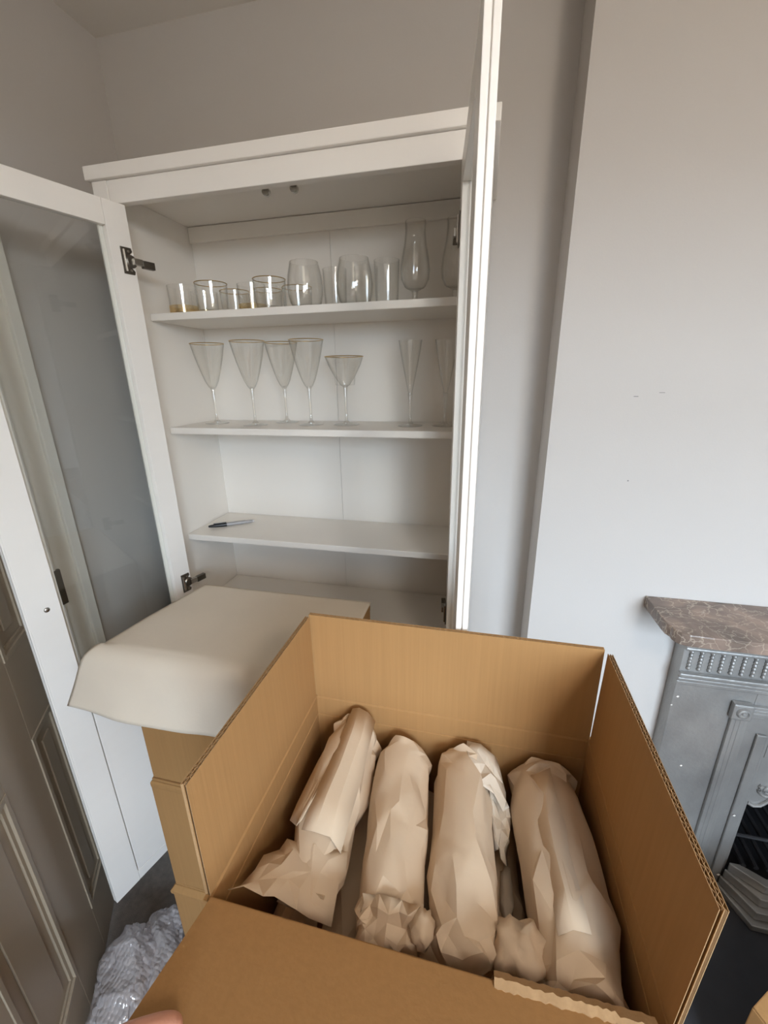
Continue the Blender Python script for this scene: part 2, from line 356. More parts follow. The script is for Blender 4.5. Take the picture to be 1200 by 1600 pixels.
def make_door(org, u, n, label, catch_hinges):
    o = Vector(org); u = Vector(u).normalized(); n = Vector(n).normalized()
    def mp(p): return tuple(o + u*p[0] + n*p[1] + Vector((0, 0, p[2])))
    z0, z1, L, T = .167, 1.897, .383, .0175
    a, b = .052, L-.066
    ztr, zm0, zm1, zb = 1.847, .80, .855, .200
    fr = MB()
    fr.box((0, -T, z0), (a-.0006, 0, z1), mp); fr.box((b+.0006, -T, z0), (L-.004, 0, z1), mp); fr.box((L-.0045, -T, z0), (L, -.0095, z1), mp); fr.box((L-.0045, -.0080, z0), (L, 0, z1), mp)
    for c, d in ((ztr, z1), (zm0, zm1), (z0, zb)): fr.box((a, -T, c), (b, -.0004, d), mp)
    door = put('door', fr.mesh('door', .0012), M['white'], cab); door['label'] = label
    lip = MB()                                # rebate lip on the outer side of the pane
    for c, d in (((a, zm1), (a+.009, ztr)), ((b-.009, zm1), (b, ztr)), ((a+.009, zm1), (b-.009, zm1+.009))):
        lip.box((c[0], -T, c[1]), (d[0], -.0135, d[1]), mp)
    put('glazing_lip', lip.mesh('glazing_lip'), M['white'], door)
    put('glass_pane', MB().box((a+.0005, -.0130, zm1+.0005), (b-.0005, -.0100, ztr-.0005), mp).mesh('glass_pane'), M['pane'], door)
    put('door_panel', MB().box((a+.0015, -.014, zb+.0005), (b-.0025, -.0015, zm0-.0005), mp).mesh('door_panel', .0008), M['white'], door)
    sc = MB().lathe([(.0001, .0028), (.0035, .0024), (.0055, .001), (.006, 0), (.0001, 0)], 16, lambda p: mp((L-.040+p[0], p[2], 1.062+p[1])))
    put('screw', sc.mesh('screw', smooth=True), M['metal'], door)
    kn = MB().lathe([(.0001, 0), (.007, 0), (.006, .010), (.013, .018), (.014, .024), (.009, .029), (.0001, .030)], 20, lambda p: mp((L-.040+p[0], -T-p[2], 1.062+p[1])))
    put('knob', kn.mesh('knob', smooth=True), M['white'], door)
    for zc in (1.785, .975):
        h = MB()
        h.prism([(.030, zc-.027), (.006, zc-.027), (.004, zc-.020), (.010, zc-.014), (.010, zc+.014), (.004, zc+.020), (.006, zc+.027), (.030, zc+.027)], .0, .0025, 'y', mp)
        h.lathe([(.0001, .006), (.010, .006), (.0135, .003), (.0135, 0), (.0001, 0)], 18, lambda p: mp((.010+p[0], p[2], zc+p[1])))
        hh = put('hinge', h.mesh('hinge', .0006), M['dark_metal'], door)
        put('hinge_ridge', MB().tube([(.0245, .0035, zc-.022), (.0245, .0035, zc+.022)], .0028, 8, mp).mesh('hinge_ridge', smooth=True), M['metal'], hh)
        for s in (-1, 1):
            put('hinge_screw', MB().lathe([(.0001, .0016), (.003, .0012), (.0034, 0)], 10, lambda p, s=s: mp((.014+p[0], .0026+p[2], zc+s*.019+p[1]))).mesh('hinge_screw', smooth=True), M['metal'], hh)
        arm = MB().box((-.013, .003, zc-.007), (.008, .011, zc+.007), mp)
        put('hinge_arm', arm.mesh('hinge_arm', .0012), M['metal'], hh)
        blk = MB().box((-.042, .000, zc-.010), (-.0135, .011, zc+.006), mp)
        put('hinge_mount', blk.mesh('hinge_mount', .0012), M['dark_metal'], hh)
    return door
make_door((.0688, .0085, 0), (-.266, -.964, 0), (.964, -.266, 0), 'door opened towards the panelled room door', True)
make_door((.8035, .0020, 0), (.110, -.994, 0), (-.994, -.110, 0), 'door opened edge-on beside the chimney breast', True)

# ------------------------------------------------------------------ glassware
def shell(prof_out, t=.0016):
    """closed double wall from an outer profile (r,z) bottom to top, floor thickness included"""
    inner = [(max(r-t, .0004), z) for r, z in prof_out[::-1]]
    return inner
def make_glass(name, label, cat, group, parts):
    root = thing(name, label, cat, (0, 0, -5), group)
    for pn, prof, mk, seg in parts:
        o = put(pn, MB().lathe(prof, seg).mesh(pn, smooth=True, angle=60), M[mk], None)
        o.parent = root
    return root
def cup(outer, floor=.006, t=.0016):
    """solid of revolution: outer wall up, inner wall down to the floor"""
    z0 = outer[0][1]
    prof = [(.0003, z0)] + outer
    inn = [(max(r-t, .0005), z) for r, z in outer[::-1] if z > z0+floor]
    rb = inn[-1][0]
    return prof + inn + [(rb*.92, z0+floor+.0008), (.0003, z0+floor)]
def ring(r, z, rr=.0011):
    return [(r+rr*math.cos(a), z+rr*math.sin(a)) for a in [2*math.pi*k/8 for k in range(9)]]
def tumbler(h, r0, r1): return [(r0*.92, 0), (r0, .002), (r0+.25*(r1-r0), h*.3), (r0+.6*(r1-r0), h*.65), (r1, h)]
protos = {}
def proto(key, *a): protos[key] = [make_glass(*a), False]
def place(key, x, y, z, label=None, rot=0):
    r, used = protos[key]
    o = copy_tree(r) if used else r
    protos[key][1] = True
    o.location = (x, y, z); o.rotation_euler = (0, 0, rot)
    if label: o['label'] = label
    return o
G1, G2 = 'glasses on the top shelf', 'stem glasses on the middle shelf'
proto('gold_tumbler', 'gold_rimmed_tumbler', 'short clear glass tumbler with gold rim on the top shelf', 'glass', G1,
      [('bowl', cup(tumbler(.070, .038, .0405), .006), 'glass', 40), ('gold_rim', ring(.0400, .0697, .0010), 'gold', 40)])
proto('amber_tumbler', 'gold_based_tumbler', 'short glass tumbler with golden tint round its base on the top shelf', 'glass', G1,
      [('bowl', cup(tumbler(.070, .035, .0365), .006), 'glass', 40), ('gold_base', [(.0357, .0015), (.0362, .012), (.0364, .022), (.0360, .022), (.0355, .002)], 'amber', 40)])
proto('stemless', 'stemless_glass', 'rounded stemless wine glass on the top shelf', 'glass', G1,
      [('bowl', cup([(.022, 0), (.030, .002), (.039, .014), (.0435, .034), (.0445, .052), (.042, .076), (.037, .097), (.035, .106)], .010, .0018), 'glass', 44)])
proto('tall_tumbler', 'plain_tumbler', 'plain clear tumbler behind the stemless glasses', 'glass', G1,
      [('bowl', cup([(.026, 0), (.028, .002), (.030, .04), (.031, .08), (.032, .108)], .008), 'glass', 36)])
proto('hurricane', 'footed_beer_glass', 'tall tulip shaped footed glass on the top shelf', 'glass', G1,
      [('bowl', cup([(.006, .032), (.012, .034), (.026, .042), (.034, .058), (.0355, .078), (.032, .105), (.026, .135), (.0235, .160), (.0245, .178)], .006, .0018), 'glass', 40),
       ('stem', [(.0003, .031), (.008, .031), (.006, .022), (.006, .012), (.012, .006), (.030, .003), (.032, .001), (.031, 0), (.0003, 0)], 'stem', 32)])
stem_prof = lambda hb, rf: [(.0003, hb+.004), (.007, hb+.004), (.0048, hb-.012), (.0036, hb-.03), (.0034, .03), (.0042, .012), (.010, .005), (rf*.8, .0022), (rf, .0012), (rf, 0), (.0003, 0)]
proto('wine', 'gold_rimmed_wine_glass', 'tall tulip wine glass with gold rim on the middle shelf', 'wine glass', G2,
      [('bowl', cup([(.006, .100), (.011, .105), (.019, .121), (.0270, .145), (.0350, .173), (.0415, .200), (.0465, .224)], .004, .0013), 'glass', 44),
       ('gold_rim', ring(.0462, .2237, .0011), 'gold', 44), ('stem', stem_prof(.100, .034), 'stem', 32)])
proto('martini', 'martini_glass', 'cone shaped cocktail glass with gold rim', 'wine glass', None,
      [('bowl', cup([(.005, .102), (.012, .106), (.030, .132), (.044, .158), (.052, .180)], .004, .0014), 'glass', 44),
       ('gold_rim', ring(.0517, .1797, .0011), 'gold', 44), ('stem', stem_prof(.102, .036), 'stem', 32)])
proto('flute', 'champagne_flute', 'slim clear champagne flute with long cone bowl', 'wine glass', 'champagne flutes on the middle shelf',
      [('bowl', cup([(.0035, .080), (.006, .088), (.012, .115), (.020, .155), (.0265, .19), (.030, .214)], .004, .0013), 'glass', 40),
       ('stem', stem_prof(.080, .033), 'stem', 32)])
e_ = .0003
FH_ = 'short glass tumbler with golden tint round its base, '
place('amber_tumbler', .068, .160, Z1+e_, FH_+'nearest the cabinet side panel'); place('amber_tumbler', .072, .250, Z1+e_, FH_+'in the rear corner of its shelf')
place('amber_tumbler', .252, .195, Z1+e_, FH_+'between two gold rimmed tumblers')
GR = 'short clear tumbler with gold rim, '
for x, y, l in ((.163, .150, 'next to the corner tumblers at the shelf front'), (.328, .150, 'next to a stemless glass at the shelf front'), (.162, .262, 'in the rear row near the corner'),
                (.258, .2720, 'in the middle of the rear row'), (.352, .262, 'in the rear row behind a stemless glass')): place('gold_tumbler', x, y, Z1+e_, GR+l)
place('stemless', .415, .170, Z1+e_, 'rounded stemless wine glass next to the gold rimmed tumblers'); place('stemless', .544, .170, Z1+e_, 'rounded stemless wine glass beside a plain tumbler and a tall footed glass')
for x, y, l in ((.460, .268, 'plain clear tumbler behind and between the stemless glasses'), (.613, .220, 'plain clear tumbler next to the tall footed glass'), (.545, .272, 'plain clear tumbler right behind the stemless glass')): place('tall_tumbler', x, y, Z1+e_, l)
place('hurricane', .688, .198, Z1+e_, 'tall tulip shaped footed glass next to a plain tumbler'); place('hurricane', .785, .205, Z1+e_, 'tall tulip shaped footed glass by the cabinet side beside the edge-on door')
for x, y, l in ((.083, .215, 'standing apart by the side panel'), (.232, .178, 'second from the side panel'), (.290, .262, 'third from the side panel'), (.392, .205, 'next to the cocktail glass')):
    place('wine', x, y, Z2+e_, 'tall tulip wine glass with gold rim, '+l)
place('martini', .494, .215, Z2+e_)
for x, y, l in ((.676, .205, 'nearer the cocktail glass'), (.768, .215, 'beside the edge-on door')): place('flute', x, y, Z2+e_, 'slim clear champagne flute, '+l)

# ------------------------------------------------------------------ marker pen
pa, pb = Vector((.043, .152, Z3)), Vector((.157, .230, Z3))
pd = (pb-pa).normalized(); ps = Vector((-pd.y, pd.x, 0)); PL = (pb-pa).length
def penmap(p): return tuple(pa + pd*p[2] + ps*p[0] + Vector((0, 0, .0069+p[1])))
pen = thing('marker_pen', 'black capped grey permanent marker lying on the bare shelf', 'pen', tuple((pa+pb)/2))
cap = put('pen_cap', MB().lathe([(.0003, 0), (.0028, .0005), (.0042, .006), (.0055, .022), (.0062, .040), (.0064, .055), (.0003, .055)], 20, penmap).mesh('pen_cap', smooth=True), M['black'], pen)
put('pocket_clip', MB().box((-.002, .0055, .016), (.002, .0078, .054), penmap).mesh('pocket_clip', .0006), M['black'], cap)
bar = put('pen_barrel', MB().lathe([(.0003, .0552), (.0060, .0552), (.0060, .060), (.0058, .10), (.0050, PL-.010), (.0040, PL-.001), (.0003, PL)], 20, penmap).mesh('pen_barrel', smooth=True), M['pen'], pen)
for a, b, r in ((.076, .098, .0), (.101, .112, .0)):       # blurred dark print on the barrel
    v = []; f = []
    for k in range(5):
        th = math.radians(-60+k*9)
        for s in (a, b): v.append((.00612*math.sin(th), .00612*math.cos(th), s))
    for k in range(4): f.append((2*k, 2*k+1, 2*k+3, 2*k+2))
    put('barrel_print', MB().add([(-p[0], p[1], p[2]) for p in v], f, penmap).mesh('barrel_print'), M['black'], bar)
put('end_plug', MB().lathe([(.0042, PL-.006), (.0044, PL-.002), (.0030, PL+.001), (.0003, PL+.0013)], 16, penmap).mesh('end_plug', smooth=True), M['penclip'], pen)

# ------------------------------------------------------------------ cardboard boxes
def corr_panel(mp, L, H, T=.0062, pitch=.0082, t=.0005, trim=.0):
    """double wall board: flutes run along H; section lies in (L,T)"""
    mb = MB()
    for k in (0, .5, 1):
        a = k*(T-t); mb.box((0, a, 0), (L, a+t, H), mp)
    for layer, ph, pt in ((0, 0, pitch), (1, .35, pitch*.82)):
        lo = layer*.5*(T-t)+t; hi = lo+.5*(T-t)-t; n = int(L/pt*8)
        v = []; f = []
        for i in range(n+1):
            x = L*i/n; s = .5+.5*math.sin(2*math.pi*(x/pt+ph)); y = lo+(hi-lo-t*.9)*s
            for dy in (0, t*.9):
                for z in (0.0, H-.0004): v.append((x, y+dy, z))
        for i in range(n):
            a, b = 4*i, 4*(i+1)
            f += [(a, b, b+1, a+1), (a+2, a+3, b+3, b+2), (a+1, b+1, b+3, a+3)]
        mb.add(v, f, mp)
    return mb

def closed_box(x0, x1, y0, y1, z0, z1, label, tapes=True, hole=False, group=None, bu=.0007, hr=.012):
    b = thing('cardboard_box', label, 'box', ((x0+x1)/2, (y0+y1)/2, z0), group)
    prof = [(0, z0+.001), (bu, z0+.004), (bu, z1-hr-.014), (bu*.15, z1-hr-.009), (0, z1-hr), (.0012+bu*2, z1-.0075)]
    v = []; f = []; n = len(prof)
    for ins, z in prof:
        v += [(x0+ins, y0+ins, z), (x1-ins, y0+ins, z), (x1-ins, y1-ins, z), (x0+ins, y1-ins, z)]
    for i in range(n-1):
        for k in range(4): f.append((4*i+k, 4*i+(k+1) % 4, 4*i+4+(k+1) % 4, 4*i+4+k))
    f += [(0, 1, 2, 3), (4*n-4, 4*n-3, 4*n-2, 4*n-1)]
    put('body', MB().add(v, f).mesh('body', .0015), M['board'], b)
    ym = (y0+y1)/2
    for a, c in ((y0+.002, ym-.0008), (ym+.0008, y1-.002)):
        bx('flap', (x0+.003+bu*2, a+bu*2, z1-.0072), (x1-.003-bu*2, c-bu*2, z1-.0005), M['board'], b, .002)
    if tapes: bx('tape', (x0+.03, ym-.024, z1-.0005), (x1-.03, ym+.024, z1-.0001), M['tape'], b)
    if hole:
        xm = x0+.125
        bx('hand_hole_shade', (xm-.035, y0+.0002, z1-.140), (xm+.035, y0+.0012, z1-.113), M['hole'], b, .0004)  # flush dark plate, its colour painted as the slot's shade; no opening cut
    return b
SX0, SX1, SY0, SY1 = .186, .628, -.363, -.076
closed_box(SX0-.010, SX1, SY0-.010, SY1, 0, .340, 'closed brown cardboard box on the carpet, under two more boxes before the cabinet', bu=.004, hr=.020)
closed_box(SX0, SX1, SY0, SY1, .3405, .682, 'closed brown cardboard box in the middle of the stack before the cabinet')
closed_box(SX0+.006, SX1+.002, SY0+.006, SY1, .6825, 1.020, 'closed brown cardboard box under the draped packing paper', hole=True)
p = at_y(268, 1238, SY0)

BX0, BX1, BY0, BY1, ZR, ZT = .621, 1.044, -.682, -.392, 1.020, 1.174
BT = .0062
closed_box(BX0-.012, BX1+.012, BY0-.012, BY1+.012, 0, .340, 'closed brown cardboard box on the carpet, lowest under the open box')
closed_box(BX0-.010, BX1+.010, BY0-.010, BY1+.010, .3405, .680, 'closed brown cardboard box directly beneath the open box')
ob = thing('open_cardboard_box', 'open double-walled cardboard box full of paper wrapped glasses', 'box', ((BX0+BX1)/2, (BY0+BY1)/2, .6805))
bx('bottom', (BX0-BT, BY0-BT, .6805), (BX1+BT, BY1+BT, .688), M['board'], ob)
def wall(mp, L):
    H0, zc = .688, ZR
    prof = [(0, H0), (0, zc-.040), (.0016, zc-.0385), (0, zc-.037), (0, zc-.0045), (.0018, zc-.002), (.0018, zc), (BT, zc), (BT, H0)]
    return MB().prism([(p[0], p[1]) for p in prof], 0, L, 'x', mp)
LX, LY = BX1-BX0, BY1-BY0
mapB = lambda p: (BX0+p[0], BY1+p[1], p[2])
mapF = lambda p: (BX0+p[0], BY0-p[1], p[2])
mapL = lambda p: (BX0-p[1], BY0-BT+p[0], p[2])
mapR = lambda p: (BX1+p[1], BY0-BT+p[0], p[2])
for mp, L in ((mapB, LX), (mapF, LX), (mapL, LY+2*BT), (mapR, LY+2*BT)):
    put('wall_panel', wall(mp, L).mesh('wall_panel'), M['board'], ob)
def flap(org, ulen, u, up, out, H, name='flap'):
    o = Vector(org); u = Vector(u).normalized(); up = Vector(up).normalized(); out = Vector(out).normalized()
    mp = lambda p: tuple(o + u*p[0] + out*p[1] + up*p[2])
    mb = MB()
    me = corr_panel(mp, ulen, H).mesh(name)
    me.materials.append(M['board']); me.materials.append(M['flute'])
    n6 = 18
    for i, pl in enumerate(me.polygons):
        pl.material_index = 0 if i < n6 and pl.area > .003 else 1
    return put(name, me, None, ob)
FH = ZT-ZR-.001
flap((BX0-.004, BY1, ZR+.001), LX+.0055, (1, 0, 0), (0, .012, 1), (0, 1, 0), FH)
flap((BX0, BY0-.002, ZR+.001), LY-.001, (0, 1, 0), (-.004, 0, 1), (-1, 0, 0), FH)
flap((BX1, BY0-.002, ZR+.001), LY-.004, (0, 1, 0), (.02, 0, 1), (1, 0, 0), FH)
flap((BX0+.002, BY0-.004, ZR+.003), LX-.006, (1, 0, 0), (0, -.098, .028), (0, -.028, -.098), FH)
# torn rim along the fold of the lowered flap
ts = MB(); n = 40; v = []; f = []
rnd = random.Random(3)
for i in range(n+1):
    x = .905 + (BX1-.010-.905)*i/n
    wj = .007+rnd.uniform(-.0012, .0012) + (.004 if i > 30 else 0)
    for k, (yy_, zz) in enumerate(((BY0+.003, ZR-.012), (BY0+.003, ZR+.0035), (BY0-wj*.5, ZR+.008+rnd.uniform(0, .001)), (BY0-wj-.002, ZR+.0055), (BY0-wj-.003, ZR+.002))):
        v.append((x, yy_+rnd.uniform(-.0006, .0006), zz+rnd.uniform(-.0005, .0005)))
for i in range(n):
    for k in range(4): f.append((5*i+k, 5*i+k+1, 5*i+6+k, 5*i+5+k))
put('torn_rim', ts.add(v, f).mesh('torn_rim', smooth=True, angle=40), M['flute'], ob)

# box beside the hearth, only its corner in view
cbx = thing('cardboard_box', 'pale brown cardboard box standing on the dark hearth', 'box', (1.72, -.22, .012))
ca, sa = math.cos(math.radians(38)), math.sin(math.radians(38))
hb = lambda p: (1.470 + p[0]*ca + p[1]*sa*.6, -.275 + p[0]*sa - p[1]*ca*.9 + p[1]*0, p[2])
put('body', MB().box((0, 0, .0125), (.34, .26, .293), hb).mesh('body', .002), M['board'], cbx)
for a, c in ((.001, .129), (.131, .259)):
    put('flap', MB().box((.001, a, .2935), (.339, c, .300), hb).mesh('flap', .002), M['board'], cbx)

# ------------------------------------------------------------------ packing paper draped on the stack
def sheet(name, fn, nu, nv, m, thick=.0005, parent=None, smooth=True):
    v = []; f = []
    for j in range(nv+1):
        for i in range(nu+1): v.append(tuple(fn(i/nu, j/nv)))
    for j in range(nv):
        for i in range(nu):
            a = j*(nu+1)+i; f.append((a, a+1, a+nu+2, a+nu+1))
    me = MB().add(v, f).mesh(name, smooth=smooth, angle=50)
    o = put(name, me, m, parent)
    md = o.modifiers.new('thickness', 'SOLIDIFY'); md.thickness = thick; md.offset = 1
    return o
def drape(u, v):
    zt = 1.0212
    xl_top = .189 - .066*min(1, v/.70); xl = xl_top
    s = v*.435                                   # metres from the back edge
    Ltop = .262; R = .036
    if s < Ltop: y = -.084 - s; z = zt
    else:
        q = (s-Ltop)*(.80+.20*u); arc = R*math.radians(76)
        if q < arc:
            a = q/R; y = -.084-Ltop-R*math.sin(a); z = zt-R*(1-math.cos(a))
        else:
            a = math.radians(76); q -= arc
            y = -.084-Ltop-R*math.sin(a)-q*math.cos(a); z = zt-R*(1-math.cos(a))-q*math.sin(a)
    if s > Ltop: xl = xl_top-.045*(s-Ltop)/.16
    xr = .634 - (.03*min(1, (s-Ltop)/.02) if s > Ltop else 0)
    x = xl + (xr-xl)*u
    over = max(0, SX0-x)                          # overhang beyond the box side sags
    z -= 2.2*over*over*(1 if s < Ltop else .3)
    if s > Ltop:
        z += .002*math.sin(9*u+1)*(s-Ltop)/.16; y -= .010*math.sin(5.5*u+.4)*(s-Ltop)/.16 - .004
        y -= .006*noise.noise(Vector((u*6, v*5, 2)))*(s-Ltop)/.16
    else: z += .0016*max(0, noise.noise(Vector((u*4, v*4, 0))))
    return Vector((x, y, z))
tag(sheet('packing_paper', drape, 60, 60, M['paper']), 'smooth sheet of packing paper draped over the closed box stack', 'paper')

# ------------------------------------------------------------------ crumpled wraps
def ridged(p, o):
    return abs(noise.noise(p + Vector((o*7.3, o*3.1, o*1.7))))
def crease(p, w, o):
    """narrow valley along the zero lines of a noise field: one sharp fold in otherwise smooth paper"""
    q = abs(noise.noise(p + Vector((o*5.7, o*2.3, o*4.1))))
    return max(0.0, 1-q/w)
def wrap_mesh(name, pts, rads, seed, na=150, nl=130, amp=.007, seam=None, seam_h=.006, flat=1.0, gather=1.0):
    """paper-wrapped glass: a tube with broad facets, a few sharp folds, a lapped seam and gathered ends"""
    P = [Vector(p) for p in pts]; K = len(P)-1
    def at(t):
        x = t*K; i = min(int(x), K-1); q = x-i
        p0, p1, p2, p3 = P[max(i-1, 0)], P[i], P[i+1], P[min(i+2, K)]
        pos = .5*((2*p1)+(p2-p0)*q+(2*p0-5*p1+4*p2-p3)*q*q+(3*p1-p0-3*p2+p3)*q**3)
        return pos, rads[i]*(1-q)+rads[i+1]*q
    th0, tw = seam if seam else (0, 0)
    v = []; f = []
    for j in range(nl+1):
        t = j/nl
        pos, r = at(t); a, _ = at(max(0, t-.01)); b, _ = at(min(1, t+.01)); ax = (b-a).normalized()
        side = ax.cross(Vector((0, 0, 1))).normalized(); up = side.cross(ax)
        endf = max(0, 1-t/.16)+max(0, 1-(1-t)/.16)
        rr = r*math.sqrt(max(.0, 1-min(1, max(0, 1-t/.10))**2.4))*math.sqrt(max(.0, 1-min(1, max(0, 1-(1-t)/.10))**2.4))
        off = th0+tw*(t-.5)+.10*noise.noise(Vector((t*3, seed, 0)))
        for k in range(na):
            ph = k/na; th = 2*math.pi*ph+off
            c, s = math.cos(th), math.sin(th)
            q = Vector((c*.85, s*.85, t*2.6+.9*c)); q2 = Vector((c*1.1+t, s*1.1, t*3.4-.8*s)); q3 = Vector((c*1.9, s*1.9-t, t*6+.6*c))
            d = -amp*1.5*ridged(q, seed) - amp*.7*ridged(q3, seed+9) + amp*.45
            d -= amp*.55*crease(q2, .085, seed+3) + amp*.25*crease(q3, .07, seed+21)
            d -= endf*amp*2.0*gather*ridged(Vector((c*2.6, s*2.6, t*1.8)), seed+13)
            if seam: d += seam_h*(max(0, ph-.60)/.40)
            R = max(.0006, rr + d*min(1, rr/r*1.2))
            v.append(tuple(pos + side*(R*c) + up*(R*s*flat)))
    for j in range(nl):
        for k in range(na):
            f.append((j*na+k, j*na+(k+1) % na, (j+1)*na+(k+1) % na, (j+1)*na+k))
    f.append(tuple(range(na))[::-1]); f.append(tuple(nl*na+k for k in range(na)))
    return MB().add(v, f).mesh(name, smooth=True, angle=34)
TS = [0, .035, .075, .125, .20, .31, .43, .56, .68, .79, .865, .92, .96, 1]
def facet_tube(name, pts, rads, seed, na=13, ts=TS, amp=.006, n=4, alpha=.60, flat=1.0, twist=.8, endamp=1.6):
    """wrapped paper: flat facets between straight folds, tighter and deeper folds at the gathered ends"""
    rd = random.Random(seed); P = [Vector(p) for p in pts]; K = len(P)-1
    def at(t):
        t = min(1, max(0, t)); x = t*K; i = min(int(x), K-1); q = x-i
        p0, p1, p2, p3 = P[max(i-1, 0)], P[i], P[i+1], P[min(i+2, K)]
        pos = .5*((2*p1)+(p2-p0)*q+(2*p0-5*p1+4*p2-p3)*q*q+(3*p1-p0-3*p2+p3)*q**3)
        return pos, rads[i]*(1-q)+rads[i+1]*q
    def surf(th, t, d):
        pos, r = at(t); a, _ = at(t-.02); b, _ = at(t+.02); ax = (b-a).normalized()
        side = ax.cross(Vector((0, 0, 1))).normalized(); up = side.cross(ax)
        k = math.sqrt(max(0, 1-max(0, 1-t/.11)**2.6))*math.sqrt(max(0, 1-max(0, 1-(1-t)/.11)**2.6))
        R = max(.0005, r*k + d*min(1, k*1.3))
        return pos + side*(R*math.cos(th)) + up*(R*math.sin(th)*flat)
    colr = [rd.gauss(0, amp*.45) for _ in range(na)]
    C = []
    for i, t in enumerate(ts):
        row = []; sp = (ts[min(i+1, len(ts)-1)]-ts[max(i-1, 0)])/2
        e = max(0, 1-t/.2)+max(0, 1-(1-t)/.2)
        for k in range(na):
            tt = t if i in (0, len(ts)-1) else t+rd.uniform(-.42, .42)*sp
            row.append((2*math.pi*(k+.5*(i % 2)+rd.uniform(-.33, .33))/na+twist*t, tt, colr[k]+rd.gauss(0, amp*.5)*(1+endamp*e)-amp*.3))
        C.append(row)
    mb = MB()
    def tri(A, B, Cc):
        pa_, pb_, pc_ = surf(*A), surf(*B), surf(*Cc); v = []; idx = {}; f = []
        for i in range(n+1):
            for j in range(n+1-i):
                u, w_ = i/n, j/n; q = 1-u-w_
                prm = [A[m_]*q+B[m_]*u+Cc[m_]*w_ for m_ in range(3)]
                idx[(i, j)] = len(v); v.append(tuple((pa_*q+pb_*u+pc_*w_)*(1-alpha)+surf(*prm)*alpha))
        for i in range(n):
            for j in range(n-i):
                f.append((idx[(i, j)], idx[(i+1, j)], idx[(i, j+1)]))
                if i+j < n-1: f.append((idx[(i+1, j)], idx[(i+1, j+1)], idx[(i, j+1)]))
        mb.add(v, f)
    wrapk = lambda row, k: (row[k % na][0]+2*math.pi*(k//na), row[k % na][1], row[k % na][2])
    for i in range(len(ts)-1):
        lo, hi = C[i], C[i+1]; o = i % 2
        for k in range(na):
            a_, b_ = wrapk(lo, k), wrapk(lo, k+1)
            if o == 0: c_, d_ = wrapk(hi, k), wrapk(hi, k+1); tri(a_, b_, c_); tri(b_, d_, c_)
            else: c_, d_ = wrapk(hi, k), wrapk(hi, k+1); tri(a_, b_, d_); tri(a_, d_, c_)
    return mb.mesh(name, smooth=True, angle=21, weld=2e-5)
def crumple(name, c00, c10, c01, c11, seed, parent, m=None, nu=7, nv=6, amp=.008, arch=.0, thick=.0006, jit=.33):
    """loose piece of paper: a jittered grid of flat facets"""
    c00, c10, c01, c11 = map(Vector, (c00, c10, c01, c11)); rd = random.Random(seed)
    nrm = (c10-c00).cross(c01-c00).normalized()
    if nrm.z < 0: nrm = -nrm
    v = []; f = []
    for j in range(nv+1):
        for i in range(nu+1):
            u = (i+rd.uniform(-jit, jit))/nu; w_ = (j+rd.uniform(-jit, jit))/nv
            p = c00*(1-u)*(1-w_)+c10*u*(1-w_)+c01*(1-u)*w_+c11*u*w_
            v.append(tuple(p+nrm*(rd.gauss(0, amp*.5)+arch*math.sin(math.pi*min(1, max(0, u))))))
    for j in range(nv):
        for i in range(nu):
            a = j*(nu+1)+i; q = (a, a+1, a+nu+2, a+nu+1)
            f += [(q[0], q[1], q[2]), (q[0], q[2], q[3])] if rd.random() < .5 else [(q[0], q[1], q[3]), (q[1], q[2], q[3])]
    o = put(name, MB().add(v, f).mesh(name, smooth=True, angle=13), m or M['wrap'], parent)
    md = o.modifiers.new('thickness', 'SOLIDIFY'); md.thickness = thick; md.offset = 1
    return o
def wrapped(label, pts, rads, seed, **kw):
    base = Vector(pts[0])*.5+Vector(pts[-1])*.5
    th = thing('wrapped_glass', label, 'wrapped glass', tuple(base - Vector((0, 0, rads[1]))), 'paper wrapped glasses in the open box')
    put('paper_wrap', facet_tube('paper_wrap', pts, rads, seed, **kw), M['wrap'], th)
    return th
w1 = wrapped('paper wrapped glass with a pointed loose tail, leaning against the flap beside the draped stack',
             [(.693, -.400, .966), (.693, -.450, .968), (.695, -.520, .963), (.697, -.590, .955), (.697, -.640, .948)], [.038, .042, .042, .038, .030], 12, amp=.0055, twist=.3)
crumple('loose_fold', (.660, -.430, .982), (.684, -.404, 1.006), (.652, -.575, .980), (.676, -.575, .998), 21, w1, amp=.004, nu=3, nv=5)
crumple('lapped_edge', (.684, -.404, 1.008), (.724, -.407, 1.000), (.676, -.590, .998), (.732, -.590, .985), 22, w1, amp=.002, nu=3, nv=4, arch=.014, jit=.12)
crumple('paper_tail', (.652, -.598, .962), (.734, -.588, .982), (.628, -.668, 1.002), (.735, -.655, .962), 24, w1, amp=.007, nu=6, nv=4, arch=.012)
w2 = wrapped('paper wrapped glass lying between the tailed bundle and the one with a torn collar',
             [(.780, -.402, .948), (.778, -.450, .948), (.786, -.530, .950), (.793, -.600, .953), (.796, -.650, .946)], [.039, .0425, .0425, .042, .037], 33, amp=.0045, twist=-.5)
crumple('gathered_end', (.770, -.625, .988), (.832, -.625, .986), (.768, -.664, .966), (.834, -.662, .966), 36, w2, amp=.009, nu=6, nv=4, arch=.006)
w3 = wrapped('paper wrapped glass with a pale torn collar of paper at its far end',
             [(.871, -.402, .944), (.869, -.450, .947), (.873, -.530, .950), (.876, -.600, .952), (.878, -.658, .950)], [.039, .0425, .042, .0415, .038], 41, amp=.0045, twist=1.0)
crumple('torn_collar', (.872, -.404, .990), (.918, -.415, .978), (.884, -.465, .985), (.934, -.480, .952), 44, w3, M['paper'], amp=.006, nu=4, nv=5, arch=.003)
crumple('torn_collar', (.905, -.450, .968), (.936, -.465, .950), (.915, -.515, .930), (.932, -.520, .915), 45, w3, M['paper'], amp=.009, nu=4, nv=5, arch=.003)
